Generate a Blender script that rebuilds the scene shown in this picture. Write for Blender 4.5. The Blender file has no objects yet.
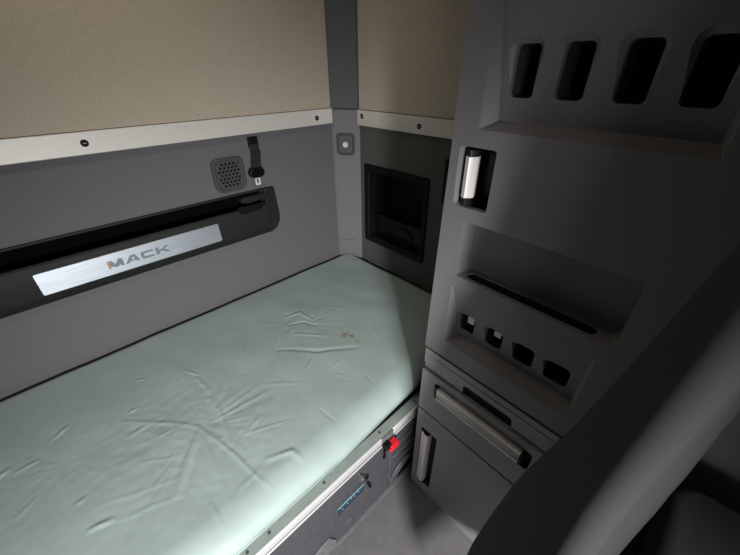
import bpy, bmesh, math, random
from math import sin, cos, pi, radians
from mathutils import Vector, Matrix, noise
random.seed(4)
ZF = 1.25                       # floor lies 1.25 m under the lens height used for the measurements
COL = bpy.context.scene.collection

# ---------------------------------------------------------------- materials
def mat(name, color, rough=.6, metal=0., noise_scale=0, color_var=0., bump=0., bump_scale=300, stretch=None, coat=0., spec=.5, detail=3):
    m = bpy.data.materials.new(name); m.use_nodes = True
    nt = m.node_tree; b = nt.nodes['Principled BSDF']
    b.inputs['Base Color'].default_value = (*color, 1); b.inputs['Roughness'].default_value = rough
    b.inputs['Metallic'].default_value = metal; b.inputs['Coat Weight'].default_value = coat
    b.inputs['Specular IOR Level'].default_value = spec
    tc = nt.nodes.new('ShaderNodeTexCoord')
    src = tc.outputs['Object']
    if stretch:
        mp = nt.nodes.new('ShaderNodeMapping'); mp.inputs['Scale'].default_value = stretch
        nt.links.new(src, mp.inputs['Vector']); src = mp.outputs['Vector']
    if color_var:
        n = nt.nodes.new('ShaderNodeTexNoise'); n.inputs['Scale'].default_value = noise_scale or 60; n.inputs['Detail'].default_value = detail
        nt.links.new(src, n.inputs['Vector'])
        r = nt.nodes.new('ShaderNodeValToRGB')
        r.color_ramp.elements[0].position = .3; r.color_ramp.elements[1].position = .7
        r.color_ramp.elements[0].color = (*[c*(1-color_var) for c in color], 1)
        r.color_ramp.elements[1].color = (*[min(1, c*(1+color_var)) for c in color], 1)
        nt.links.new(n.outputs['Fac'], r.inputs['Fac']); nt.links.new(r.outputs['Color'], b.inputs['Base Color'])
    if bump:
        n2 = nt.nodes.new('ShaderNodeTexNoise'); n2.inputs['Scale'].default_value = bump_scale; n2.inputs['Detail'].default_value = 2
        nt.links.new(src, n2.inputs['Vector'])
        bp = nt.nodes.new('ShaderNodeBump'); bp.inputs['Strength'].default_value = bump; bp.inputs['Distance'].default_value = .001
        nt.links.new(n2.outputs['Fac'], bp.inputs['Height']); nt.links.new(bp.outputs['Normal'], b.inputs['Normal'])
    return m

M = dict(
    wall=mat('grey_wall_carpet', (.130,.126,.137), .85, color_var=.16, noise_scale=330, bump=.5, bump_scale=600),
    shaded_wall=mat('shaded_side_wall', (.075,.08,.072), .85, color_var=.12, noise_scale=300, bump=.5, bump_scale=600),  # the cabinet's shade on this wall is put into the colour
    tan=mat('tan_fabric', (.48,.425,.345), .95, color_var=.14, noise_scale=420, bump=.6, bump_scale=700),
    pillar=mat('grey_pillar_plastic', (.17,.165,.18), .65, color_var=.05, noise_scale=300, bump=.35, bump_scale=700),
    pillar_up=mat('dark_pillar_fabric', (.10,.105,.115), .8, color_var=.1, noise_scale=300, bump=.4, bump_scale=700),
    alu=mat('satin_aluminium', (.80,.78,.74), .45, .3, color_var=.05, noise_scale=40, bump=.15, bump_scale=60, stretch=(1,1,30)),
    alu_shaded=mat('satin_aluminium_shaded', (.62,.60,.56), .45, .3, color_var=.05, noise_scale=40),  # same aluminium, darkened for the shade on the side wall
    rail=mat('extruded_aluminium', (.9,.89,.89), .33, .4),
    chrome=mat('bright_handle_metal', (.92,.88,.86), .3, .25),
    chrome_line=mat('ribbed_handle_metal', (.34,.33,.32), .35, .6),
    plate=mat('brushed_plate', (.60,.66,.72), .4, .85, color_var=.08, noise_scale=12, bump=.2, bump_scale=90, stretch=(1,20,20)),
    letter=mat('etched_letter_grey', (.20,.23,.26), .5, .3),
    letter_glint=mat('letter_orange_reflection', (.45,.25,.16), .5, .2),
    black=mat('black_plastic', (.004,.004,.0045), .6, spec=.2, bump=.2, bump_scale=500),
    tray=mat('black_tray_plastic', (.014,.017,.015), .6, spec=.3, color_var=.1, noise_scale=300, bump=.4, bump_scale=500),
    deep=mat('deep_shade_black', (.003,.003,.003), .9, spec=.05),
    black_gloss=mat('black_gloss', (.005,.005,.005), .35, spec=.25),
    cab=mat('grey_cabinet_laminate', (.165,.16,.168), .6, color_var=.06, noise_scale=400, bump=.35, bump_scale=800),
    cab_lo=mat('smooth_grey_cabinet', (.24,.24,.252), .45, color_var=.03, noise_scale=200, bump=.1, bump_scale=600),
    cab_in=mat('dark_cabinet_inside', (.035,.034,.034), .8),
    lip=mat('grey_green_metal', (.30,.34,.31), .55, .1, color_var=.08, noise_scale=30, bump=.1),
    bunk=mat('dark_bunk_plastic', (.075,.075,.085), .5, color_var=.12, noise_scale=60, bump=.3, bump_scale=500),
    bunk_lt=mat('pale_bunk_plastic', (.16,.16,.165), .5, color_var=.2, noise_scale=50),
    red=mat('red_plastic', (.75,.012,.03), .35),
    blue=mat('dark_blue_panel', (.02,.05,.09), .25, coat=.5),
    cyan=mat('cyan_reflection', (.25,.62,.75), .3),
    white=mat('white_plastic', (.6,.62,.62), .5),
    grille=mat('grille_grey', (.065,.065,.065), .5, bump=.2),
    webbing=mat('black_webbing', (.010,.011,.010), .8, bump=.5, bump_scale=900),
    leather=mat('black_seat_leather', (.044,.043,.043), .7, spec=.05, bump=.08, bump_scale=500),
    screw=mat('screw_metal', (.6,.6,.6), .3, 1),
    floor=mat('grey_rubber_floor', (.15,.145,.145), .75, color_var=.10, noise_scale=30, bump=.5, bump_scale=250, detail=8),
    ceiling=mat('grey_headliner', (.25,.23,.2), .9),
)

def mattress_material():
    m = mat('mint_vinyl', (.405,.505,.478), .5, color_var=.035, noise_scale=14, bump=.12, bump_scale=420)
    nt = m.node_tree; b = nt.nodes['Principled BSDF']
    tc = nt.nodes.new('ShaderNodeTexCoord')
    # four small rust-brown stains near the foot end
    prev = b.inputs['Base Color'].links[0].from_socket
    n = nt.nodes.new('ShaderNodeTexNoise'); n.inputs['Scale'].default_value = 90; n.inputs['Detail'].default_value = 4
    nt.links.new(tc.outputs['Object'], n.inputs['Vector'])
    for (x, y, r, s) in ((.576,-.516,.016,.8),(.590,-.538,.012,.9),(.588,-.573,.010,.4),(.60,-.60,.016,.15),(.681,-.565,.010,.4)):
        sub = nt.nodes.new('ShaderNodeVectorMath'); sub.operation = 'DISTANCE'
        mp = nt.nodes.new('ShaderNodeMapping'); mp.inputs['Scale'].default_value = (1,1,0)
        nt.links.new(tc.outputs['Object'], mp.inputs['Vector'])
        nt.links.new(mp.outputs['Vector'], sub.inputs[0]); sub.inputs[1].default_value = (x, y+.42, 0)   # measured from the mattress centre line
        ma = nt.nodes.new('ShaderNodeMath'); ma.operation = 'MULTIPLY_ADD'; ma.inputs[1].default_value = .02; 
        nt.links.new(n.outputs['Fac'], ma.inputs[0]); nt.links.new(sub.outputs['Value'], ma.inputs[2])
        mr = nt.nodes.new('ShaderNodeMapRange'); mr.inputs['From Min'].default_value = .010; mr.inputs['From Max'].default_value = r+.012
        mr.inputs['To Min'].default_value = s; mr.inputs['To Max'].default_value = 0
        nt.links.new(ma.outputs['Value'], mr.inputs['Value'])
        mx = nt.nodes.new('ShaderNodeMix'); mx.data_type = 'RGBA'
        nt.links.new(mr.outputs['Result'], mx.inputs['Factor']); nt.links.new(prev, mx.inputs['A'])
        mx.inputs['B'].default_value = (.28,.13,.06,1); prev = mx.outputs['Result']
    nt.links.new(prev, b.inputs['Base Color'])
    return m
M['mint'] = mattress_material()

# ---------------------------------------------------------------- mesh helpers
def loft(bm, loops, cap=True, closed=True):
    rows = [[bm.verts.new(p) for p in L] for L in loops]
    n = len(rows[0])
    for a, b in zip(rows, rows[1:]):
        for i in range(n if closed else n-1):
            j = (i+1) % n
            bm.faces.new((a[i], a[j], b[j], b[i]))
    if cap:
        bm.faces.new(list(reversed(rows[0]))); bm.faces.new(rows[-1])
    return rows

def rr(a0, a1, b0, b1, r=0., seg=5, skew=None):
    """rounded rectangle outline as 2D points"""
    if a0 > a1: a0, a1 = a1, a0
    if b0 > b1: b0, b1 = b1, b0
    if r <= 0: return [(a0,b0),(a1,b0),(a1,b1),(a0,b1)]
    out = []
    for cx, cy, s in ((a1-r,b0+r,-90),(a1-r,b1-r,0),(a0+r,b1-r,90),(a0+r,b0+r,180)):
        for k in range(seg+1):
            t = radians(s+90*k/seg); out.append((cx+r*cos(t), cy+r*sin(t)))
    return out

# frames: map (a, b, depth) to the room
NC = 0.0387
def C(u, z, d):      # cabinet front: u along the front toward the cab, z up, d into the cabinet
    return Vector((.55 + d*cos(NC) - u*sin(NC), -.88 - d*sin(NC) - u*cos(NC), z))
def W(x, z, d): return Vector((x, d, z))                # back wall, d into the wall
def S(y, z, d): return Vector((1.05+d, y, z))           # right wall
def F(x, z, d): return Vector((x, -.85+d, z))           # bunk front
PA, PB = Vector((.985,-.012,0)), Vector((1.038,-.085,0))
PD = (PB-PA).normalized(); PN = Vector((-PD.y, PD.x, 0)); PN = PN if PN.x > 0 else -PN
def P(a, z, d):
    v = PA + PD*a + PN*d; return Vector((v.x, v.y, z))
def G(x, y, z): return Vector((x, y, z))

def lp(fr, pts, d): return [fr(a, b, d) for a, b in pts]
def slab(bm, fr, rect, r, d0, d1, ch=0., seg=5):
    """rounded plate between depth d0 (front) and d1 (back), front edge chamfered by ch"""
    a0,a1,b0,b1 = rect
    L = []
    if ch:
        sgn = 1 if d1 > d0 else -1
        L.append(lp(fr, rr(a0+ch,a1-ch,b0+ch,b1-ch,max(r-ch,.0005) if r else 0,seg), d0))
        L.append(lp(fr, rr(a0,a1,b0,b1,r,seg), d0+ch*sgn))
    else: L.append(lp(fr, rr(a0,a1,b0,b1,r,seg), d0))
    L.append(lp(fr, rr(a0,a1,b0,b1,r,seg), d1))
    loft(bm, L)
def box(bm, x0,x1,y0,y1,z0,z1): slab(bm, lambda a,b,d: Vector((a,d,b)), (x0,x1,z0,z1), 0, y0, y1)
def ring(bm, fr, outer, ro, inner, ri, d0, d1, ch=.0015, seg=5):
    """frame between two rounded rectangles"""
    o0,o1,o2,o3 = outer; i0,i1,i2,i3 = inner
    L = [lp(fr, rr(o0,o1,o2,o3,ro,seg), d1), lp(fr, rr(o0,o1,o2,o3,ro,seg), d0+ch),
         lp(fr, rr(o0+ch,o1-ch,o2+ch,o3-ch,max(ro-ch,.0005),seg), d0),
         lp(fr, rr(i0-ch,i1+ch,i2-ch,i3+ch,ri+ch,seg), d0),
         lp(fr, rr(i0,i1,i2,i3,ri,seg), d0+ch), lp(fr, rr(i0,i1,i2,i3,ri,seg), d1)]
    rows = loft(bm, L, cap=False)
    a, b = rows[0], rows[-1]; n = len(a)
    for i in range(n): bm.faces.new((b[i], b[(i+1)%n], a[(i+1)%n], a[i]))
def tube(bm, pts, r, seg=10, cap=True):
    pts = [Vector(p) for p in pts]; L = []
    for i, p in enumerate(pts):
        t = (pts[min(i+1,len(pts)-1)] - pts[max(i-1,0)]).normalized()
        a = t.orthogonal().normalized() if i == 0 else (a0 - t*a0.dot(t)).normalized()
        a0 = a; b = t.cross(a)
        rad = r[i] if isinstance(r, (list,tuple)) else r
        L.append([p + (a*cos(2*pi*k/seg) + b*sin(2*pi*k/seg))*rad for k in range(seg)])
    loft(bm, L, cap)
def disc(bm, fr, a, b, r, d0, d1, seg=20, ch=0):
    L = []
    c = lambda rad, d: [fr(a+rad*cos(2*pi*k/seg), b+rad*sin(2*pi*k/seg), d) for k in range(seg)]
    if ch: L.append(c(r-ch, d0)); L.append(c(r, d0+ch*(1 if d1>d0 else -1)))
    else: L.append(c(r, d0))
    L.append(c(r, d1)); loft(bm, L)

def thing(name, label, cat, loc, rotz=0, group=None):
    o = bpy.data.objects.new(name, None); COL.objects.link(o)
    o.empty_display_size = .05
    o.location = (loc[0], loc[1], loc[2]+ZF); o.rotation_euler = (0,0,rotz)
    o['label'] = label; o['category'] = cat
    if group: o['group'] = group
    return o
def pmat(o):
    if o is None: return Matrix.Identity(4)
    return pmat(o.parent) @ Matrix.Translation(o.location) @ o.rotation_euler.to_matrix().to_4x4()
def obj(name, bm, m, parent=None, bevel=0., smooth=True, label=None, recalc=True, seg=2):
    if recalc: bmesh.ops.recalc_face_normals(bm, faces=bm.faces)
    T = Matrix.Translation((0,0,ZF))
    if parent is not None: T = pmat(parent).inverted() @ T
    if parent is None:
        pass
    bmesh.ops.transform(bm, matrix=T, verts=bm.verts)
    me = bpy.data.meshes.new(name); bm.to_mesh(me); bm.free()
    o = bpy.data.objects.new(name, me); COL.objects.link(o); o.parent = parent
    me.materials.append(M[m] if isinstance(m, str) else m)
    finish(o, bevel, smooth, seg)
    if label: o['label'] = label
    return o
def finish(o, bevel, smooth, seg=2):
    if bevel:
        md = o.modifiers.new('bevel', 'BEVEL'); md.width = bevel; md.segments = seg; md.limit_method = 'ANGLE'; md.angle_limit = radians(32)
        md.harden_normals = False
    if smooth:
        me = o.data
        me.polygons.foreach_set('use_smooth', [True]*len(me.polygons))
        me.set_sharp_from_angle(angle=radians(38))
def struct(name, bm, m, **k):
    o = obj(name, bm, m, **k); o['kind'] = 'structure'; return o
def top(o, label, cat, group=None):
    o['label'] = label; o['category'] = cat
    if group: o['group'] = group
    return o
def cut(bm, cutters):
    """bm minus each cutter bmesh, exact boolean; returns a new bmesh"""
    def tmp(b):
        bmesh.ops.recalc_face_normals(b, faces=b.faces)
        me = bpy.data.meshes.new('tmp'); b.to_mesh(me); b.free()
        o = bpy.data.objects.new('tmp', me); COL.objects.link(o); return o
    base = tmp(bm); cs = [tmp(c) for c in cutters]
    for c in cs:
        md = base.modifiers.new('b', 'BOOLEAN'); md.operation = 'DIFFERENCE'; md.solver = 'EXACT'; md.object = c
    dg = bpy.context.evaluated_depsgraph_get(); dg.update()
    ev = base.evaluated_get(dg); me = bpy.data.meshes.new_from_object(ev)
    out = bmesh.new(); out.from_mesh(me)
    for o in [base]+cs:
        d = o.data; bpy.data.objects.remove(o); bpy.data.meshes.remove(d)
    bpy.data.meshes.remove(me)
    bmesh.ops.remove_doubles(out, verts=out.verts, dist=1e-5)
    return out
def B(): return bmesh.new()
def slabB(*a, **k): b = B(); slab(b, *a, **k); return b
# ================================================================ the room
FY = -2.45                                           # front end of the cab space
b = B(); box(b, -1.15, 1.2, FY, .12, -1.30, -1.25); struct('floor', b, 'floor', smooth=False)
b = B(); box(b, -1.15, 1.2, FY, .12, .80, .85); struct('ceiling', b, 'ceiling', smooth=False)
b = B(); box(b, -1.05, 1.05, 0, .12, -1.25, .80)
b = cut(b, [slabB(W, (-.99,.655,-.585,-.41), .02, -.02, .085)])
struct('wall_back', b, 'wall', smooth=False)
b = B(); box(b, 1.05, 1.2, FY, .12, -1.25, .80)
b = cut(b, [slabB(S, (-.478,-.137,-.715,-.367), .012, -.02, .12)])
struct('wall_right', b, 'shaded_wall', smooth=False)
# left wall with the passenger side window opening toward the front
b = B(); box(b, -1.15, -1.05, FY, .12, -1.25, .80)
b = cut(b, [slabB(lambda a,z,d: Vector((-1.1+d, a, z)), (-2.4,-1.75,-.35,.35), .06, -.2, .2)])
struct('wall_left', b, 'wall', smooth=False)

# corner pillar between back wall and right wall
def pillar_sec(z, g=0.):
    pts = [(.972,.01),(.976-g,-.004),(.985-g,-.014),(1.038-g,-.087),(1.044-g,-.096),(1.06,-.100),(1.06,.01)]
    return [Vector((x, y, z)) for x, y in pts]
b = B(); loft(b, [pillar_sec(-1.25), pillar_sec(-.148)]); struct('trim_3', b, 'pillar', bevel=.003)
b = B(); loft(b, [pillar_sec(-.145,.006), pillar_sec(.80,.006)]); struct('trim_4', b, 'pillar_up', bevel=.003)
# small square cover at the pillar foot
b = B(); ring(b, P, (-.004,.078,-.822,-.742), .004, (.010,.062,-.822,-.757), .003, -.006, .002)
slab(b, P, (.010,.062,-.822,-.757), .003, -.0025, .002)
t = thing('cover_flap', 'small square grey cover flap at the foot of the corner pillar', 'cover', P(.04,-.822,0))
obj('flap', b, 'pillar', t, bevel=.001)

# aluminium strips
def strip(name, fr, a0, a1, z0, z1, m, screws):
    b = B(); slab(b, fr, (a0,a1,z0,z1), 0, -.016, 0, .0015)
    o = struct(name, b, m, smooth=False)
    for a, z in screws:
        s = B(); disc(s, fr, a, z, .0095, -.0175, -.012, 20, .001)
        h = obj('screw', s, 'black', o, label='dark screw head')
        s = B(); slab(s, fr, (a-.004,a+.004,z-.001,z+.001), 0, -.0182, -.0170); obj('screw_slot', s, 'screw', h, smooth=False)
strip('trim_1', W, -1.05, .970, -.200, -.143, 'alu', [(.116,-.171),(.890,-.174)])
strip('trim_2', S, -1.30, -.098, -.206, -.147, 'alu_shaded', [(-.128,-.170),(-.428,-.180)])

# tan fabric upper panels, softly padded
def pad(name, fr, rect, label):
    b = B(); a0,a1,b0,b1 = rect; N_, K = 24, 16
    g = [[b.verts.new(fr(a0+(a1-a0)*i/N_, b0+(b1-b0)*j/K, -.010-.0035*min(1,8*min(i/N_,1-i/N_))*min(1,6*min(j/K,1-j/K)))) for j in range(K+1)] for i in range(N_+1)]
    for i in range(N_):
        for j in range(K): b.faces.new((g[i][j],g[i+1][j],g[i+1][j+1],g[i][j+1]))
    ed = bmesh.ops.extrude_face_region(b, geom=b.faces[:])
    off = fr(0,0,.0105) - fr(0,0,0)
    for v in [e for e in ed['geom'] if isinstance(e, bmesh.types.BMVert)]: v.co += off
    top(obj(name, b, 'tan', recalc=True), label, 'wall panel')
pad('fabric_panel', W, (-1.045,.966,-.141,.795), 'wide tan fabric padding panel on the back wall above the long aluminium strip')
pad('fabric_panel', S, (-1.29,-.106,-.145,.795), 'shaded tan fabric padding panel above the aluminium strip on the side wall')

# lower padded lining seam under the strip on back wall is plain; speaker, strap and tray follow
# ---------------------------------------------------------------- round-cornered speaker
t = thing('wall_speaker', 'square perforated speaker grille on the back wall left of the hanging strap', 'speaker', (.490,0,-.385))
SP = (.432,.549,-.387,-.268)
b = B(); ring(b, W, SP, .026, (.443,.539,-.377,-.278), .020, -.013, .001, .003); obj('speaker_frame', b, 'grille', t, smooth=True)
pl_ = slabB(W, (.444,.539,-.377,-.278), .021, -.008, -.004)
# perforation: rings of hexagonally packed holes
holes = []
hb = B()
for r_ in range(7):
    for c_ in range(6 if r_ % 2 == 0 else 5):
        a = .4560 + (c_ + (0 if r_ % 2 == 0 else .5))*.0142; z = -.3655 + r_*.0126
        if (abs(a-.4915) > .036 and abs(z+.3275) > .030): continue
        if a > .532 or a < .450: continue
        disc(hb, W, a, z, .0053, -.0095, -.002, 6)
pl_ = cut(pl_, [hb])
obj('grille', pl_, 'grille', t, smooth=False)
b = B(); slab(b, W, (.446,.537,-.375,-.280), .02, -.0025, .001); obj('speaker_cone', b, 'black', t)
for a, z in ((.455,-.290),(.527,-.289),(.457,-.366),(.528,-.366)):
    s = B(); disc(s, W, a, z, .0036, -.0105, -.007, 12, .0008); obj('screw', s, 'screw', t, label='small bright screw')

# ---------------------------------------------------------------- hanging restraint strap
t = thing('restraint_strap', 'short black webbing strap with buckle hanging from the back wall beside the speaker', 'strap', (.598,0,-.21))
b = B(); slab(b, W, (.584,.620,-.250,-.212), .004, -.012, 0, .002)
disc(b, W, .600, -.228, .008, -.017, -.010, 16, .002)
obj('anchor_plate', b, 'black', t)
def ribbon(b, pts, w, th):
    # pts: (x, z, depth) centre line running down
    L = []
    for x, z, d in pts:
        L.append([W(x-w/2, z, d), W(x+w/2, z, d), W(x+w/2, z, d-th), W(x-w/2, z, d-th)])
    loft(b, L)
b = B(); ribbon(b, [(.603,-.236,-.010),(.600,-.250,-.013),(.598,-.262,-.014),(.596,-.276,-.017),(.592,-.300,-.016),(.588,-.325,-.018)], .036, .0025)
ribbon(b, [(.598,-.262,-.020),(.595,-.280,-.021),(.591,-.300,-.021),(.588,-.322,-.022)], .040, .0025)
obj('webbing', b, 'webbing', t, bevel=.0008)
b = B()
pts = [(.568,-.316),(.608,-.316),(.620,-.333),(.616,-.347),(.600,-.354),(.577,-.354),(.561,-.347),(.556,-.332)]
loft(b, [lp(W,[(.588+(a-.588)*.9,-.335+(z+.335)*.88) for a,z in pts],-.030), lp(W,pts,-.026), lp(W,pts,-.012)])
obj('buckle_housing', b, 'black_gloss', t, bevel=.002)
b = B(); ring(b, W, (.578,.599,-.382,-.352), .002, (.5845,.5925,-.375,-.358), .0015, -.0215, -.0185, .0004)
obj('latch_plate', b, 'chrome', t, label='small bright metal latch tongue')

# ---------------------------------------------------------------- long recessed tray with name plate
t = thing('wall_shelf', 'long black recessed tray shelf on the back wall with a silver name plate', 'shelf', (-.16,0,-.59))
# section across (y, z): lip rises in front of a deep trough
def sec(x, s=1.0, taper=0.):
    prof = [(.0035,-.402),(-.006,-.402),(-.008,-.409),(.004,-.413),(.060,-.420),(.078,-.430),(.080,-.560),(.030,-.565),
            (.006,-.555),(.000,-.475),(-.004,-.463),(-.012,-.462),(-.018,-.469),(-.026,-.556),(-.022,-.566),(.000,-.592),(.0035,-.594),(.0035,-.5835),(.0835,-.5835),(.0835,-.4115),(.0035,-.4115)]
    return prof
prof = sec(0)
b = B(); L = []
xs = [-1.0,-.6,-.2,.2,.5,.600,.612]
for x in xs: L.append([Vector((x, y, z)) for y, z in prof])
loft(b, L, cap=True)
tray = obj('tray', b, 'tray', t, bevel=.002)
b = B(); lin = [(.003,-.4135),(.0585,-.4225),(.0765,-.432),(.0785,-.556),(.031,-.561),(.0075,-.553),(.0015,-.476)]
loft(b, [[Vector((x, y, z)) for y, z in lin] for x in (-1.0,.600)], cap=False, closed=False)
obj('trough_shade', b, 'deep', t, recalc=False)  # black sheet puts the trough's deep shade into the colour
# right end cap of the tray, rounded
b = B()
outer = [(.610,-.402),(.652,-.404),(.658,-.410),(.666,-.520),(.664,-.548),(.650,-.572),(.625,-.588),(.610,-.592)]
loft(b, [lp(W, outer, .004), lp(W, outer, -.006), lp(W, [(.61+(a-.61)*.93, -.497+(z+.497)*.95) for a,z in outer], -.011)])
loft(b, [[Vector(p) for p in q] for q in ([(.60,.06,-.42),(.612,.06,-.42),(.612,.06,-.56),(.60,.06,-.56)],[(.60,.0,-.41),(.640,.0,-.41),(.640,.0,-.59),(.60,.0,-.59)])])
obj('end_cap', b, 'tray', t, bevel=.003)
# raised grip / cup recess at the right end
b = B()
pts = [(.505,-.432),(.520,-.421),(.630,-.420),(.636,-.428),(.632,-.441),(.585,-.441),(.572,-.446),(.540,-.447),(.515,-.442)]
loft(b, [lp(W,pts,.030), lp(W,pts,-.010), lp(W,[(.57+(a-.57)*.95,-.433+(z+.433)*.8) for a,z in pts],-.016)])
obj('finger_grip', b, 'tray', t, bevel=.002)
b = B(); pts = [(.490,-.466),(.500,-.480),(.560,-.480),(.585,-.474),(.604,-.458),(.604,-.452),(.490,-.452)]
def lipf(a, z, d):   # on the sloping front face of the lip
    k = (z+.469)/(-.556+.469); return Vector((a, -.018-.008*k+d, z))
loft(b, [lp(W,pts,-.0195), lp(W,pts,-.010)]); obj('cup_notch', b, 'black', t, bevel=.001)
s = B(); disc(s, W, .640, -.428, .003, -.0125, -.010, 10); obj('screw', s, 'screw', t)
# plate and lettering
b = B(); slab(b, lipf, (-.122,.402,-.5525,-.4865), .005, -.0035, .001, .0007); plate = obj('name_plate', b, 'plate', t, label='long satin silver name plate')
def poly(b, fr, pts, d0, d1): loft(b, [lp(fr, pts, d0), lp(fr, pts, d1)])
Lz0, Lz1 = -.5320, -.5085; H = Lz1-Lz0
def letter(strokes, x0, w, m):
    b = B()
    for st in strokes: poly(b, lipf, [(.045+(x0-.050+a*w)*.93, Lz0+c*H) for a, c in st], -.0042, -.0034)
    obj('letter', b, m, plate, smooth=False)
letter([[(0,0),(.16,0),(.16,1),(0,1)]], .050, .045, 'letter_glint')  # orange reflection painted on the first leg of the M
letter([[(.16,1),(.16,.25),(.44,0),(.56,0),(.84,.25),(.84,1),(.72,1),(.5,.45),(.28,1)],[(.80,0),(1,0),(1,1),(.80,1)]], .050, .045, 'letter')
letter([[(0,0),(.24,0),(.62,.78),(.76,1),(.42,1)],[(.62,.78),(.76,0),(1,0),(.76,1)],[(.30,.2),(.72,.2),(.72,.38),(.38,.38)]], .099, .045, 'letter')
letter([[(.0,.15),(.12,0),(1,0),(1,.26),(.30,.26),(.24,.34),(0,.34)],[(0,.34),(.24,.34),(.24,.66),(0,.66)],[(0,.66),(.24,.66),(.30,.74),(1,.74),(1,1),(.12,1),(0,.85)]], .150, .040, 'letter')
letter([[(0,0),(.24,0),(.24,1),(0,1)],[(.24,.40),(.46,.40),(.78,0),(1,0),(1,.04),(.60,.54),(.98,.97),(.98,1),(.74,1),(.44,.62),(.24,.62)]], .197, .046, 'letter')

# ---------------------------------------------------------------- pillar knob
t = thing('pillar_button', 'silver round button in a grey square bezel on the corner pillar', 'button', P(.045,-.33,0))
b = B(); ring(b, P, (.004,.083,-.330,-.240), .016, (.013,.074,-.321,-.249), .012, -.009, .001, .003); obj('bezel', b, 'grille', t)
b = B(); slab(b, P, (.012,.075,-.322,-.248), .012, -.003, .001); disc(b, P, .044,-.286,.022,-.006,-.002,24,.002); obj('base', b, 'pillar_up', t)
b = B(); disc(b, P, .044,-.286,.012,-.018,-.004,24,.004); obj('knob', b, 'chrome', t, label='shiny silver knob')

# ---------------------------------------------------------------- storage cubby on the side wall
t = thing('storage_cubby', 'black recessed storage cubby in the dark side wall', 'storage niche', S(-.31,-.722,0))
b = B(); ring(b, S, (-.487,-.128,-.724,-.358), .010, (-.462,-.158,-.690,-.388), .006, -.008, .004, .003); obj('frame', b, 'black', t)
b = B()   # box liner, open to the room
L = [lp(S, rr(-.462,-.158,-.690,-.388,.006), .000), lp(S, rr(-.458,-.166,-.684,-.394,.006), .100)]
rows = loft(b, L, cap=False); b.faces.new(rows[-1])
obj('liner', b, 'black', t)
b = B(); slab(b, S, (-.452,-.170,-.690,-.590), .006, .030, .040, .003); slab(b, S, (-.452,-.170,-.597,-.588), .003, .022, .040, .002)
obj('retaining_lip', b, 'black_gloss', t)
b = B()
pts = [(-.395+.07*cos(a)*.9-.0, -.660+.045*sin(a)) for a in [pi*k/10 for k in range(11)]]
pts = [(a+.06, z) for a, z in pts]
loft(b, [lp(S, pts, .022), lp(S, pts, .032)]); obj('latch', b, 'black_gloss', t, bevel=.002)
# narrow black bracket by the tall cabinet
t = thing('catch_bracket', 'narrow black catch bracket on the side wall at the edge of the tall cabinet', 'bracket', S(-.55,-.42,0))
b = B(); slab(b, S, (-.590,-.558,-.430,-.270), .006, -.024, .004, .004); slab(b, S, (-.590,-.564,-.375,-.320), .004, -.030, -.01, .003)
obj('plate', b, 'black', t)

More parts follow.
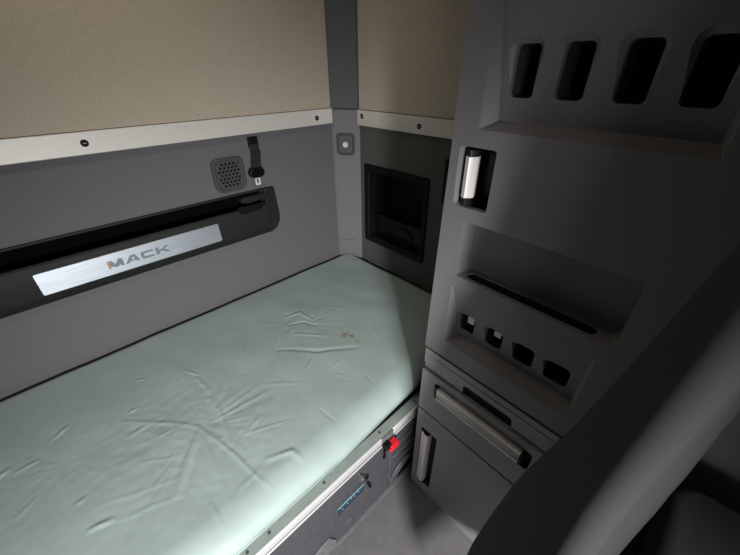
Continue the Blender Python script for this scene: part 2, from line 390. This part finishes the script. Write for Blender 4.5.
# ---------------------------------------------------------------- mattress
CR = [([(-0.091, -0.364), (-0.015, -0.442), (0.059, -0.53)], 0.004, 0.008), ([(0.052, -0.52), (0.075, -0.594), (0.089, -0.653), (0.1, -0.712), (0.117, -0.791)], 0.006, 0.007), ([(0.116, -0.456), (0.113, -0.532), (0.098, -0.628)], 0.005, 0.01), ([(0.051, -0.543), (0.012, -0.593), (-0.044, -0.662)], 0.006, 0.012), ([(0.227, -0.263), (0.161, -0.444), (0.142, -0.466)], 0.003, 0.008), ([(0.484, -0.239), (0.342, -0.428), (0.259, -0.585)], 0.003, 0.007), ([(0.315, -0.232), (0.246, -0.403)], 0.002, 0.01), ([(0.475, -0.283), (0.532, -0.294), (0.546, -0.368)], 0.007, 0.008), ([(0.461, -0.334), (0.514, -0.354), (0.536, -0.408)], -0.006, 0.008), ([(0.444, -0.387), (0.521, -0.47)], 0.004, 0.008), ([(0.362, -0.414), (0.452, -0.515), (0.558, -0.591)], -0.006, 0.012), ([(0.768, -0.31), (0.777, -0.371)], 0.004, 0.006), ([(0.641, -0.346), (0.665, -0.388)], 0.003, 0.005), ([(0.647, -0.265), (0.662, -0.3)], 0.003, 0.005), ([(0.452, -0.515), (0.372, -0.561)], 0.003, 0.005), ([(0.494, -0.317), (0.369, -0.447)], 0.003, 0.006), ([(-0.225, -0.292), (-0.198, -0.274)], 0.008, 0.008), ([(-0.243, -0.302), (-0.229, -0.291)], 0.004, 0.006), ([(-0.301, -0.344), (-0.268, -0.343)], 0.006, 0.008), ([(-0.338, -0.331), (-0.317, -0.322)], 0.008, 0.009), ([(-0.212, -0.53), (-0.199, -0.529)], 0.006, 0.007), ([(-0.203, -0.611), (-0.163, -0.621)], 0.008, 0.008), ([(-0.07, -0.345), (-0.053, -0.344)], 0.006, 0.007), ([(-0.024, -0.227), (-0.002, -0.237)], 0.005, 0.006), ([(0.099, -0.295), (0.124, -0.343)], 0.006, 0.006), ([(0.113, -0.349), (0.126, -0.425)], 0.005, 0.009), ([(0.0, -0.733), (0.002, -0.792)], 0.004, 0.006), ([(0.136, -0.63), (0.233, -0.67)], 0.003, 0.005), ([(0.195, -0.612), (0.141, -0.631)], 0.003, 0.008), ([(0.145, -0.728), (0.196, -0.753), (0.204, -0.786)], 0.007, 0.01), ([(0.325, -0.706), (0.332, -0.766)], -0.004, 0.006), ([(-0.088, -0.52), (-0.006, -0.575)], 0.002, 0.006), ([(-0.171, -0.571), (-0.024, -0.629)], 0.002, 0.008), ([(-0.161, -0.628), (-0.038, -0.67)], 0.002, 0.007), ([(0.434, -0.61), (0.49, -0.603)], 0.003, 0.005), ([(0.435, -0.634), (0.453, -0.685)], 0.003, 0.005), ([(0.58, -0.512), (0.586, -0.549)], 0.004, 0.005), ([(0.118, -0.737), (0.062, -0.746)], 0.003, 0.01), ([(-0.089, -0.427), (-0.041, -0.426)], 0.004, 0.009), ([(-0.032, -0.483), (0.004, -0.486)], 0.003, 0.006), ([(-0.225, -0.498), (-0.232, -0.397), (-0.22, -0.32)], 0.003, 0.015), ([(-0.309, -0.472), (-0.274, -0.451)], 0.003, 0.008), ([(0.503, -0.7), (0.499, -0.762)], -0.003, 0.006), ([(0.335, -0.586), (0.241, -0.511)], 0.002, 0.008), ([(0.322, -0.327), (0.475, -0.097)], 0.0015, 0.02)]
def seg_d(px, py, ax, ay, bx, by):
    dx, dy = bx-ax, by-ay; l = dx*dx+dy*dy
    t = max(0, min(1, ((px-ax)*dx+(py-ay)*dy)/l)) if l else 0
    return math.hypot(px-ax-t*dx, py-ay-t*dy), t
def wrinkle(x, y):
    x0, y0 = x, y
    q = Vector((x*11, y*11, .5)); x += .0055*noise.noise(q) + .002*noise.noise(q*3.1); q.z = 9.5; y += .0055*noise.noise(q) + .002*noise.noise(q*3.1)
    h = 0
    for pts, a, w in CR:
        w *= .70; a *= .68
        m = min(p[0] for p in pts); 
        if x < m-.08 or x > max(p[0] for p in pts)+.08: continue
        n = len(pts)-1; best = 9; bt = 0
        for i in range(n):
            d, t = seg_d(x, y, *pts[i], *pts[i+1])
            if d < best: best, bt = d, (i+t)/n
        if best < 4*w:
            e = 1-.55*abs(2*bt-1)
            h += a*e*(math.exp(-(best/w)**2) - .35*math.exp(-(best/(2.2*w))**2))
    v = noise.noise(Vector((x*5, y*5, 3.1)))*.003 + noise.noise(Vector((x*13, y*9, 7.7)))*.0016
    # fine gathers fanning out from the two sat-on spots
    for cx, cy, ra, am in ((.06,-.53,.22,.0013),(-.22,-.40,.16,.0007),(.50,-.36,.13,.0009)):
        dx, dy = x-cx, y-cy; d = math.hypot(dx, dy)
        if d < ra*2:
            m_ = math.exp(-(d/ra)**2)*min(1, d/.04)
            an = math.atan2(dy, dx)
            k = noise.noise(Vector((cos(an)*5.5, sin(an)*5.5, d*4+cx*9)))
            v += am*m_*(1-2.2*abs(k))*max(0, .5+1.6*noise.noise(Vector((x*7, y*7, 2.2))))
            k2 = noise.noise(Vector((x*34, y*34, cx*5)))
            v += am*.6*m_*(1-2*abs(k2))
    return .72*h + v
def mattress():
    b = B()
    X0, X1, Y0, Y1 = -1.035, 1.032, -.832, -.014
    ZT, ZB = -.828, -.9205
    # cross section in y from back-bottom over the top to front-bottom
    ys = []
    def section():
        pts = [(Y1+.000, ZB),(Y1, ZB+.03),(Y1-.001, ZB+.065)]
        r = .022
        for k in range(1,6):
            a = radians(90*k/5); pts.append((Y1-r+r*cos(a), ZT-r+r*sin(a)))
        n = 210; ya, yb = Y1-r-.004, Y0+.075
        for k in range(n+1): pts.append((ya+(yb-ya)*k/n, ZT))
        # broad front rolling over
        for k in range(1,14):
            a = radians(78*k/13); pts.append((yb-.078*sin(a)/sin(radians(78)), ZT-.040*(1-cos(a))/(1-cos(radians(78)))))
        pts += [(Y0+.000, ZT-.052),(Y0+.002, ZT-.060),(Y0+.010, ZT-.078),(Y0+.026, ZB)]
        return pts
    base = section(); n = 560; rows = []
    for i in range(n+1):
        t = i/n; x = X0+(X1-X0)*t
        ex = min(x-X0, X1-x); drop = 0
        if ex < .03: drop = .028*(1-math.sqrt(max(0,1-(1-ex/.03)**2)))
        row = []
        for (y, z) in base:
            f = 1 if z > ZT-.045 else max(0, 1-(ZT-.045-z)/.02)
            top_f = min(1, max(0, (z-(ZT-.05))/.05))
            crown = .010*(1-((x)/1.05)**4)*(1-((y+.42)/.42)**2) if z > ZT-.045 else 0
            zz = z + (wrinkle(x, y)*top_f + crown*max(0,top_f)) - drop*top_f
            yy = y
            e_ = max(0, min(1, (x-.15)/.6)); e_ = e_*e_*(3-2*e_); fr_ = max(0, min(1, (-y-.60)/.2)); yy += .022*e_*fr_
            if y < -.78: yy += .005*noise.noise(Vector((x*4, 2.2, z*3))) + .0025*noise.noise(Vector((x*17, 5.2, z*8)))
            if z < ZT-.06 and y < -.5: yy -= .003*sin(x*9)
            row.append(b.verts.new((x, yy, zz)))
        rows.append(row)
    m = len(base)
    for i in range(n):
        for j in range(m-1): b.faces.new((rows[i][j], rows[i+1][j], rows[i+1][j+1], rows[i][j+1]))
        b.faces.new((rows[i][m-1], rows[i+1][m-1], rows[i+1][0], rows[i][0]))
    b.faces.new(rows[0]); b.faces.new(list(reversed(rows[-1])))
    return b
t = thing('mattress', 'pale mint green vinyl bunk mattress with creased top lying on the bunk', 'mattress', (0,-.42,-.9205))
mt_ = obj('cover', mattress(), 'mint', t)
mt_.data.polygons.foreach_set('use_smooth', [True]*len(mt_.data.polygons))
b = B(); tube(b, [(x, -.8315+.022*(lambda q: q*q*(3-2*q))(max(0,min(1,(x-.15)/.6)))+.004*noise.noise(Vector((x*4,2.2,-2.6))), -.887) for x in [-1.03+2.06*k/80 for k in range(81)]], .0014, 6)
obj('seam', b, 'mint', t)

# ---------------------------------------------------------------- bunk base
t = thing('bunk_base', 'dark bunk base under the mattress with bright aluminium rail and grey metal lip', 'bunk', (0,-.45,-1.25))
b = B(); box(b, -1.045, 1.045, -.843, -.812, -.945, -.921); obj('deck_lip', b, 'lip', t, bevel=.003, label='grey green painted metal lip')
b = B(); box(b, -1.045, 1.045, -.8125, -.004, -.948, -.9215); obj('deck', b, 'black', t)  # black deck stands in for the shadow gap under the mattress
for x in (.075, .235, .020, .44, .60, -.2):
    s = B(); disc(s, lambda a,c,d: Vector((a, c, -.921-d)), x, -.828, .0038, -.0015, .001, 12, .0006); obj('rivet', s, 'grille', t)
b = B(); box(b, -1.045, 1.045, -.848, -.02, -1.25, -.945)
b = cut(b, [slabB(F, (.252,.356,-1.094,-1.052), .004, -.02, .012)])
obj('front_panel', b, 'bunk', t, bevel=.002)
def rail(x0, x1):
    b = B()
    prof = [(-.842,-.9205),(-.846,-.9195),(-.849,-.922),(-.850,-.943),(-.848,-.946),(-.8465,-.9475),(-.8465,-.9515),(-.848,-.953),(-.850,-.9545),(-.850,-.9585),(-.848,-.9605),(-.842,-.9605)]
    loft(b, [[Vector((x,y,z)) for y,z in prof] for x in (x0,x1)])
    obj('rail', b, 'rail', t, bevel=.0006, label='bright aluminium rail')
rail(-1.04, .430); rail(.480, .630)
b = B(); box(b, .432, .478, -.850, -.842, -.952, -.9215); obj('rail_joiner', b, 'bunk_lt', t, bevel=.001)
# red release latch
b = B(); slab(b, F, (.430,.452,-.958,-.940), .004, -.020, .0, .003); obj('latch_holder', b, 'black', t)
b = B()
pts = [(.440+(a-.466)*.78, -.944+(z+.944)*.78) for a, z in [(.470,-.944),(.510,-.944),(.513,-.950),(.513,-.968),(.506,-.976),(.474,-.976),(.466,-.970),(.466,-.962),(.480,-.960),(.480,-.952),(.470,-.950)]]
loft(b, [lp(F,pts,-.026), lp(F,pts,-.004)]); obj('release_latch', b, 'red', t, bevel=.003, label='bright red plastic release latch')
b = B(); tube(b, [F(.436,-.955,-.006), F(.434,-.985,-.008), F(.437,-1.005,-.006), F(.434,-1.015,-.003)], .003, 8); obj('latch_cord', b, 'black', t)
# lock with key
b = B(); disc(b, F, .352,-1.020,.009,-.004,.004,20,.001); lock = obj('lock', b, 'chrome_line', t)
b = B(); slab(b, F, (.3505,.3535,-1.026,-1.014), 0, -.016, -.002); 
pts = [(.348,-1.008),(.356,-1.008),(.359,-1.014),(.359,-1.030),(.354,-1.036),(.348,-1.034),(.345,-1.024),(.345,-1.014)]
loft(b, [lp(lambda a,z,d: F(.352+d, z, -.026+(a-.352)*1.2), pts, -.0018), lp(lambda a,z,d: F(.352+d, z, -.026+(a-.352)*1.2), pts, .0018)])
obj('key', b, 'black_gloss', lock, bevel=.0008)
b = B(); disc(b, F, .340, -.990, .003, -.010, .002, 12); tube(b, [F(.340,-.990,-.008), F(.346,-1.002,-.012), F(.350,-1.012,-.016)], .0018, 8); obj('key_chain', b, 'screw', lock)
# small blue pull plate with a cyan reflection painted along its top edge
b = B(); ring(b, F, (.240,.368,-1.106,-1.044), .006, (.253,.355,-1.093,-1.053), .003, -.002, .002, .001); obj('bezel', b, 'bunk', t)
b = B(); slab(b, F, (.253,.355,-1.093,-1.053), .003, .002, .010, .001); pp = obj('blue_plate', b, 'blue', t, label='dark blue plate with a painted cyan reflection along its top and white dots')
b = B(); slab(b, F, (.254,.354,-1.0585,-1.053), .001, -.0015, .004, .0005); obj('edge_reflection', b, 'cyan', pp)
for x, z in ((.290,-1.079),(.305,-1.073),(.318,-1.079),(.272,-1.086),(.333,-1.073)):
    s = B(); disc(s, F, x, z, .0016, .0012, .003, 10); obj('dot', s, 'white', pp)
# ribs and arched vent toward the cabinet
for z in (-1.015,-1.062,-1.108):
    b = B(); slab(b, F, (.475 if z>-1.1 else .50,.72,z-.006,z+.006), .003, -.006, .002, .003); obj('rib', b, 'bunk', t)
b = B(); slab(b, F, (.462,.474,-1.19,-.985), .004, -.005, .002, .003); obj('rib', b, 'bunk', t)
b = B()
arc = [F(.470+.085*(1-cos(a)), -1.225+.085*sin(a), -.003) for a in [pi*k/18 for k in range(19)]]
tube(b, arc, .007, 8); tube(b, [F(.495+.06*(1-cos(a)), -1.225+.058*sin(a), -.003) for a in [pi*k/18 for k in range(19)]], .004, 8)
obj('vent_rim', b, 'bunk', t)
b = B()
for k in range(6): slab(b, F, (.500,.610,-1.218+k*.010,-1.213+k*.010), .001, -.004, .002, .001)
obj('vent_slats', b, 'black', t)
# stepped ledge, thin pale streak, bottom kick strip
b = B(); pts = [(-.60,-1.25),(-.60,-1.175),(.165,-1.175),(.185,-1.165),(.215,-1.165),(.235,-1.21),(.235,-1.25)]
loft(b, [lp(F,[(a,z) for a,z in pts],-.003), lp(F,pts,.002)]); obj('ledge', b, 'bunk_lt', t, bevel=.0015)
b = B(); slab(b, F, (.272,.300,-1.1835,-1.1815), .0008, -.0012, .002); obj('pale_streak', b, 'bunk_lt', t)
b = B(); box(b, .235, .64, -.856, -.847, -1.25, -1.243); obj('kick_strip', b, 'bunk_lt', t, bevel=.001)

# ================================================================ tall cabinet unit
def wedge_cut(u0,u1,z0,z1,dep,bev,top_in=.004):
    """recess whose floor tilts in toward the bottom: depth top_in at z1, dep at z0+bev"""
    b = B()
    outer = [(u0,z0),(u1,z0),(u1,z1),(u0,z1)]
    inn = [(u0+bev,z0+bev*.8,dep),(u1-bev*.6,z0+bev*.8,dep),(u1-.003,z1-.002,top_in),(u0+.003,z1-.002,top_in)]
    loft(b, [lp(C,outer,-.03), lp(C,outer,-.0001), lp(C,outer,0), [C(*p) for p in inn]])
    return b
cz0, cz1 = -.606, .79
t = thing('upper_cabinet', 'tall grey cabinet section with handle and pocket openings above the drawer', 'cabinet', C(.2,-.606,.2), -NC)
body = B(); loft(body, [[C(u0,z,0),C(.43,z,0),C(.43,z,.47),C(u0,z,.47)] for z,u0 in ((cz0,0),(-.40,.004),(-.12,.010),(cz1,.010))])
def hole(u0,u1,z0,z1,r,d1=.09,dfr=-.03): return slabB(C, (u0,u1,z0,z1), r, dfr, d1)
cuts = [wedge_cut(.060,.362,-.088,.105,.030,.016),
        wedge_cut(.052,.338,-.556,-.400,.034,.018)]
# four tall openings in the upper recess, then four square openings in the lower one
BW = [(.088,.126),(.158,.196),(.231,.268),(.300,.337)]
SW = [(.071,.109),(.138,.176),(.203,.244),(.267,.312)]
def bezel_cut(u0,u1,z0,z1,dsurf,r):
    b = B(); e = .007
    loft(b, [lp(C, rr(u0-e,u1+e,z0-e,z1+e,r+e), dsurf-.020), lp(C, rr(u0-e,u1+e,z0-e,z1+e,r+e), dsurf-.0005), lp(C, rr(u0,u1,z0,z1,r), dsurf+.006), lp(C, rr(u0+.001,u1-.001,z0+.001,z1-.001,r), .085)])
    return b
for u0,u1 in BW: cuts.append(bezel_cut(u0,u1,-.041,.028,.017,.008))
for u0,u1 in SW: cuts.append(bezel_cut(u0,u1,-.521,-.474,.020,.009))
# handle recess
b = B(); loft(b, [lp(C, rr(.028,.100,-.2235,-.1165,.006), -.03), lp(C, rr(.028,.100,-.2235,-.1165,.006), 0), lp(C, rr(.0345,.0985,-.222,-.118,.005), .008), lp(C, rr(.0345,.0985,-.222,-.118,.005), .040)]); cuts.append(b)
# pocket
b = B(); L = [lp(C, rr(.056,.352,-.371,-.250,.004), -.03), lp(C, rr(.056,.352,-.371,-.250,.004), 0), lp(C, rr(.059,.349,-.369,-.256,.010), .045)]
loft(b, L); cuts.append(b)
# slot in the pocket floor
cuts.append(slabB(lambda u,d,z: C(u, z, d), (.074,.322,.009,.035), .012, -.385, -.34))
body = cut(body, cuts)
obj('body', body, 'cab', t, bevel=.0022, seg=2)
# dark inserts put the shade inside the openings into the colour
for (name, ws, z0, z1) in (('opening_shade', BW, -.041,.028), ('opening_shade', SW, -.521,-.474)):
    for u0,u1 in ws:
        b = B(); rows = loft(b, [lp(C, rr(u0+.0016,u1-.0016,z0+.0016,z1-.0016,.006), .032), lp(C, rr(u0+.0016,u1-.0016,z0+.0016,z1-.0016,.006), .083)], cap=False)
        b.faces.new(rows[-1]); obj(name, b, 'cab_in', t)
for u0 in (.086, .152):  # pale patch in each of the first two square openings
    b = B(); slab(b, C, (u0+.002,u0+.018,-.496 if u0<.1 else -.492,-.474), .002, .030, .032, .0005); obj('patch', b, 'white', t, label='small pale patch inside a pocket opening')
b = B(); slab(b, lambda u,d,z: C(u, z, d), (.0745,.3215,.0095,.0345), .0115, -.378, -.3730); obj('slot_shade', b, 'black', t)  # raised black sheet standing in for the shade down in the slot
b = B()   # dark lining of the handle recess
rows = loft(b, [lp(C, rr(.0355,.0975,-.221,-.119,.004), .0085), lp(C, rr(.0355,.0975,-.221,-.119,.004), .0385)], cap=False); b.faces.new(rows[-1])
obj('recess_liner', b, 'black_gloss', t)
b = B()   # bright grip
prof = [(.040,.020),(.0405,.004),(.046,-.003),(.052,-.005),(.0535,-.006),(.062,.003),(.064,.009),(.060,.020)]
loft(b, [[C(u,z,d) for u,d in prof] for z in (-.205,-.132)]); obj('handle', b, 'chrome', t, bevel=.0008, label='bright metal door handle')
for z0,z1 in ((-.2195,-.205),(-.132,-.1205)):
    b = B(); loft(b, [[C(u,z,d+.001) for u,d in prof] for z in (z0,z1)])
    obj('handle_end', b, 'black_gloss', t, bevel=.001)

# ---------------------------------------------------------------- lower cabinet with drawer and door
t = thing('drawer_cabinet', 'grey lower cabinet with a wide-handled drawer over a small door', 'cabinet', C(.2,-1.25,.2), -NC)
b = slabB(C, (.004,.43,-1.250,-.612), 0, .014, .47); obj('body', b, 'black', t, bevel=.001)  # black so the seams and finger notch carry their shade in colour
b = slabB(C, (.000,.43,-.668,-.618), .002, .004, .030); b2 = cut(b, [slabB(C, (.004,.44,-.6385,-.6365), 0, -.01, .007), slabB(C, (.122,.250,-.72,-.656), .010, -.01, .04)])
obj('top_rail', b2, 'cab_lo', t, bevel=.0015)
for u0,u1 in ((.002,.122),(.250,.43)): obj('finger_rail', slabB(C, (u0,u1,-.684,-.660), 0, .006, .030), 'cab_lo', t, bevel=.0015)
b = slabB(C, (0,.43,-.846,-.690), .003, .000, .030)
b = cut(b, [slabB(C, (.046,.312,-.770,-.712), .008, -.02, .022)])
dr = obj('drawer', b, 'cab_lo', t, bevel=.002)
b = B(); rows = loft(b, [lp(C, rr(.0475,.3105,-.7685,-.7135,.007), .003), lp(C, rr(.0475,.3105,-.7685,-.7135,.007), .0208)], cap=False); b.faces.new(rows[-1])
obj('recess_liner', b, 'black_gloss', dr)  # black lining stands in for the shadow under the drawer handle
b = B()
prof = [(-.756,.006),(-.757,-.006),(-.753,-.013),(-.748,-.0145),(-.746,-.0135),(-.744,-.0145),(-.741,-.0135),(-.739,-.0145),(-.731,-.0125),(-.727,-.012),(-.724,-.006),(-.725,.006)]
prof = [(z+.010,d) for z,d in prof]
loft(b, [[C(u,z,d) for z,d in prof] for u in (.062,.292)]); obj('handle', b, 'chrome_line', dr, bevel=.0006, label='long ribbed metal drawer handle')
for zz in (-.7455,-.7155):  # bright strips put the handle's edge highlights into the colour
    b = B(); loft(b, [[C(u,z,d) for z,d in ((zz-.0014,-.0085),(zz+.0014,-.0085),(zz+.0014,-.0155),(zz-.0014,-.0155))] for u in (.0625,.2915)]); obj('edge_glint', b, 'chrome', dr, smooth=False)
for u0,u1 in ((.055,.062),(.292,.298)):
    b = B(); loft(b, [[C(u,z,d+.0015) for z,d in prof] for u in (u0,u1)]); obj('handle_end', b, 'black_gloss', dr, bevel=.001)
b = slabB(C, (0,.43,-1.246,-.852), .003, .000, .024)
b = cut(b, [slabB(C, (.019,.078,-1.203,-.926), .004, -.02, .020)])
do = obj('door', b, 'cab_lo', t, bevel=.002)
b = B(); rows = loft(b, [lp(C, rr(.0205,.0765,-1.2015,-.9275,.003), .002), lp(C, rr(.0205,.0765,-1.2015,-.9275,.003), .0188)], cap=False); b.faces.new(rows[-1])
obj('recess_liner', b, 'cab_in', do)
b = B()
prof = [(.021,.016),(.0215,.002),(.025,-.003),(.029,-.004),(.0305,-.001),(.032,-.0045),(.040,-.008),(.048,-.006),(.052,.002),(.051,.016)]
loft(b, [[C(u,z,d) for u,d in prof] for z in (-1.190,-.940)]); obj('handle', b, 'chrome', do, bevel=.0008, label='tall rounded metal door handle')
for z0,z1 in ((-1.198,-1.190),(-.940,-.931)):
    b = B(); loft(b, [[C(u,z,d+.001) for u,d in prof] for z in (z0,z1)]); obj('handle_end', b, 'black_gloss', do, bevel=.001)

# ================================================================ black seat at the front
t = thing('cab_seat', 'black cab seat with rounded backrest standing in front of the tall cabinet', 'seat', (.60,-1.60,-1.25))
YC = [(-1.0,-1.236),(-.79,-1.239),(-.65,-1.252),(-.51,-1.268),(-.38,-1.295),(-.23,-1.319),(-.10,-1.336),(0,-1.352),(.06,-1.370),(.10,-1.385)]
def seat_sec(z, yc, sh=0.):
    pts = []
    yf = -1.290 - .012*max(0, min(1, (z+.38)/.28)) - yc                # front of the side bolster
    Lf = max(0, (.037 - yf)/.643); fx, fy = -.766*Lf-.014, .037-.643*Lf
    def arc(cx, cy, r, a0, a1, n=8):
        for k in range(n+1):
            a = radians(a0+(a1-a0)*k/n); pts.append((cx+(r-sh)*cos(a), cy+(r-sh)*sin(a)))
    g = fy
    arc(fx, fy, .018, 262, 130, 14)
    arc(0, .020, .040, 128, 45, 10)
    rear = [(.060,.022),(.125,-.028),(.165,-.068),(.21,-.092),(.32,-.100),(.48,-.100)]
    fr = lambda x: max(-.155, g-.018-.25*(x-fx))
    pts.extend([(x, max(y, fr(x)+.028)-sh) for x, y in rear])
    arc(.52, -.132, .032, 80, -80, 8)
    pts.append((.42,-.163+sh))
    for x in (.30,.25,.165,.10,.03): pts.append((x, fr(x)+sh))
    return [Vector((.34+x, yc+y, z)) for x, y in pts]
b = B(); L = []
def yci(z):
    for (z0,y0),(z1,y1) in zip(YC,YC[1:]):
        if z <= z1: return y0+(y1-y0)*(z-z0)/(z1-z0)
    return YC[-1][1]
zs = [-1.0+1.08*k/30 for k in range(31)]
L.append(seat_sec(-1.01, yci(-1.0), .03))
for z in zs: L.append(seat_sec(z, (yci(max(-1.0,z-.03))+yci(z)+yci(min(.1,z+.03)))/3))
L.append(seat_sec(.10, -1.385, .012)); L.append(seat_sec(.112, -1.39, .035))
loft(b, L); obj('backrest', b, 'leather', t)
b = B()
def cush(z, g, r=.05):
    c = Vector((.60, -1.60, z))
    return [c + Vector((x, y, 0)) for x, y in rr(-.24+g,.26-g,-.27+g,.17-g,r)]
loft(b, [cush(-.95,.03), cush(-.935,.0), cush(-.87,-.0), cush(-.85,.01), cush(-.835,.035), ]); obj('cushion', b, 'leather', t)
b = B()
loft(b, [cush(-1.25,.06,.03), cush(-1.20,.06,.03), cush(-1.19,.10,.03), cush(-.94,.10,.03), cush(-.93,.06,.03)]); obj('base', b, 'black', t)

# ================================================================ light
w = bpy.data.worlds.new('world'); bpy.context.scene.world = w; w.use_nodes = True
bg = w.node_tree.nodes['Background']; bg.inputs['Color'].default_value = (.80,.88,1,1); bg.inputs['Strength'].default_value = .06
def area(name, loc, target, sx, sy, power, color):
    l = bpy.data.lights.new(name, 'AREA'); l.shape = 'RECTANGLE'; l.size = sx; l.size_y = sy; l.energy = power; l.color = color
    o = bpy.data.objects.new(name, l); COL.objects.link(o)
    o.location = (loc[0], loc[1], loc[2]+ZF)
    d = Vector(target)-Vector(loc); o.rotation_euler = d.to_track_quat('-Z','Y').to_euler(); return o
def spot(name, loc, target, angle, blend, radius, power, color):
    l = bpy.data.lights.new(name, 'SPOT'); l.spot_size = radians(angle); l.spot_blend = blend; l.shadow_soft_size = radius; l.energy = power; l.color = color
    o = bpy.data.objects.new(name, l); COL.objects.link(o); o.location = (loc[0], loc[1], loc[2]+ZF)
    o.rotation_euler = (Vector(target)-Vector(loc)).to_track_quat('-Z','Y').to_euler()
spot('side_window_daylight', (-.49,-2.22,-.20), (.37,-.70,-1.06), 76, 1, .08, 205, (1,.98,.98))
area('left_fill', (-.90,-2.30,-.05), (.5,-1.1,-.35), .5, .6, 5.2, (1,.96,.96))  # fill added on the left to lift the cabinet front
area('warm_fill', (.30,-.62,.76), (-.35,0,.0), .25, .12, 3.6, (1,.90,.78))  # unseen warm fill added to brighten the tan fabric

cam = bpy.data.cameras.new('camera'); co = bpy.data.objects.new('camera', cam); COL.objects.link(co)
cam.sensor_fit = 'HORIZONTAL'; cam.sensor_width = 36; cam.lens = 338.326/740*36; cam.clip_start = .01
yaw, pit, rol = 7.64316765e-01, 5.55831924e-01, -5.06445308e-03
fw = Vector((sin(yaw)*cos(pit), cos(yaw)*cos(pit), -sin(pit))); rt = Vector((cos(yaw), -sin(yaw), 0)); up = rt.cross(fw)
r2 = rt*cos(rol)+up*sin(rol); u2 = -rt*sin(rol)+up*cos(rol)
R = Matrix((r2, u2, -fw)).transposed().to_4x4()
co.matrix_world = Matrix.Translation((0,-1.25,ZF)) @ R
sc = bpy.context.scene; sc.camera = co
sc.view_settings.view_transform = 'Standard'; sc.view_settings.look = 'None'; sc.view_settings.gamma = 1; sc.view_settings.use_curve_mapping = False
sc.view_settings.exposure = 0
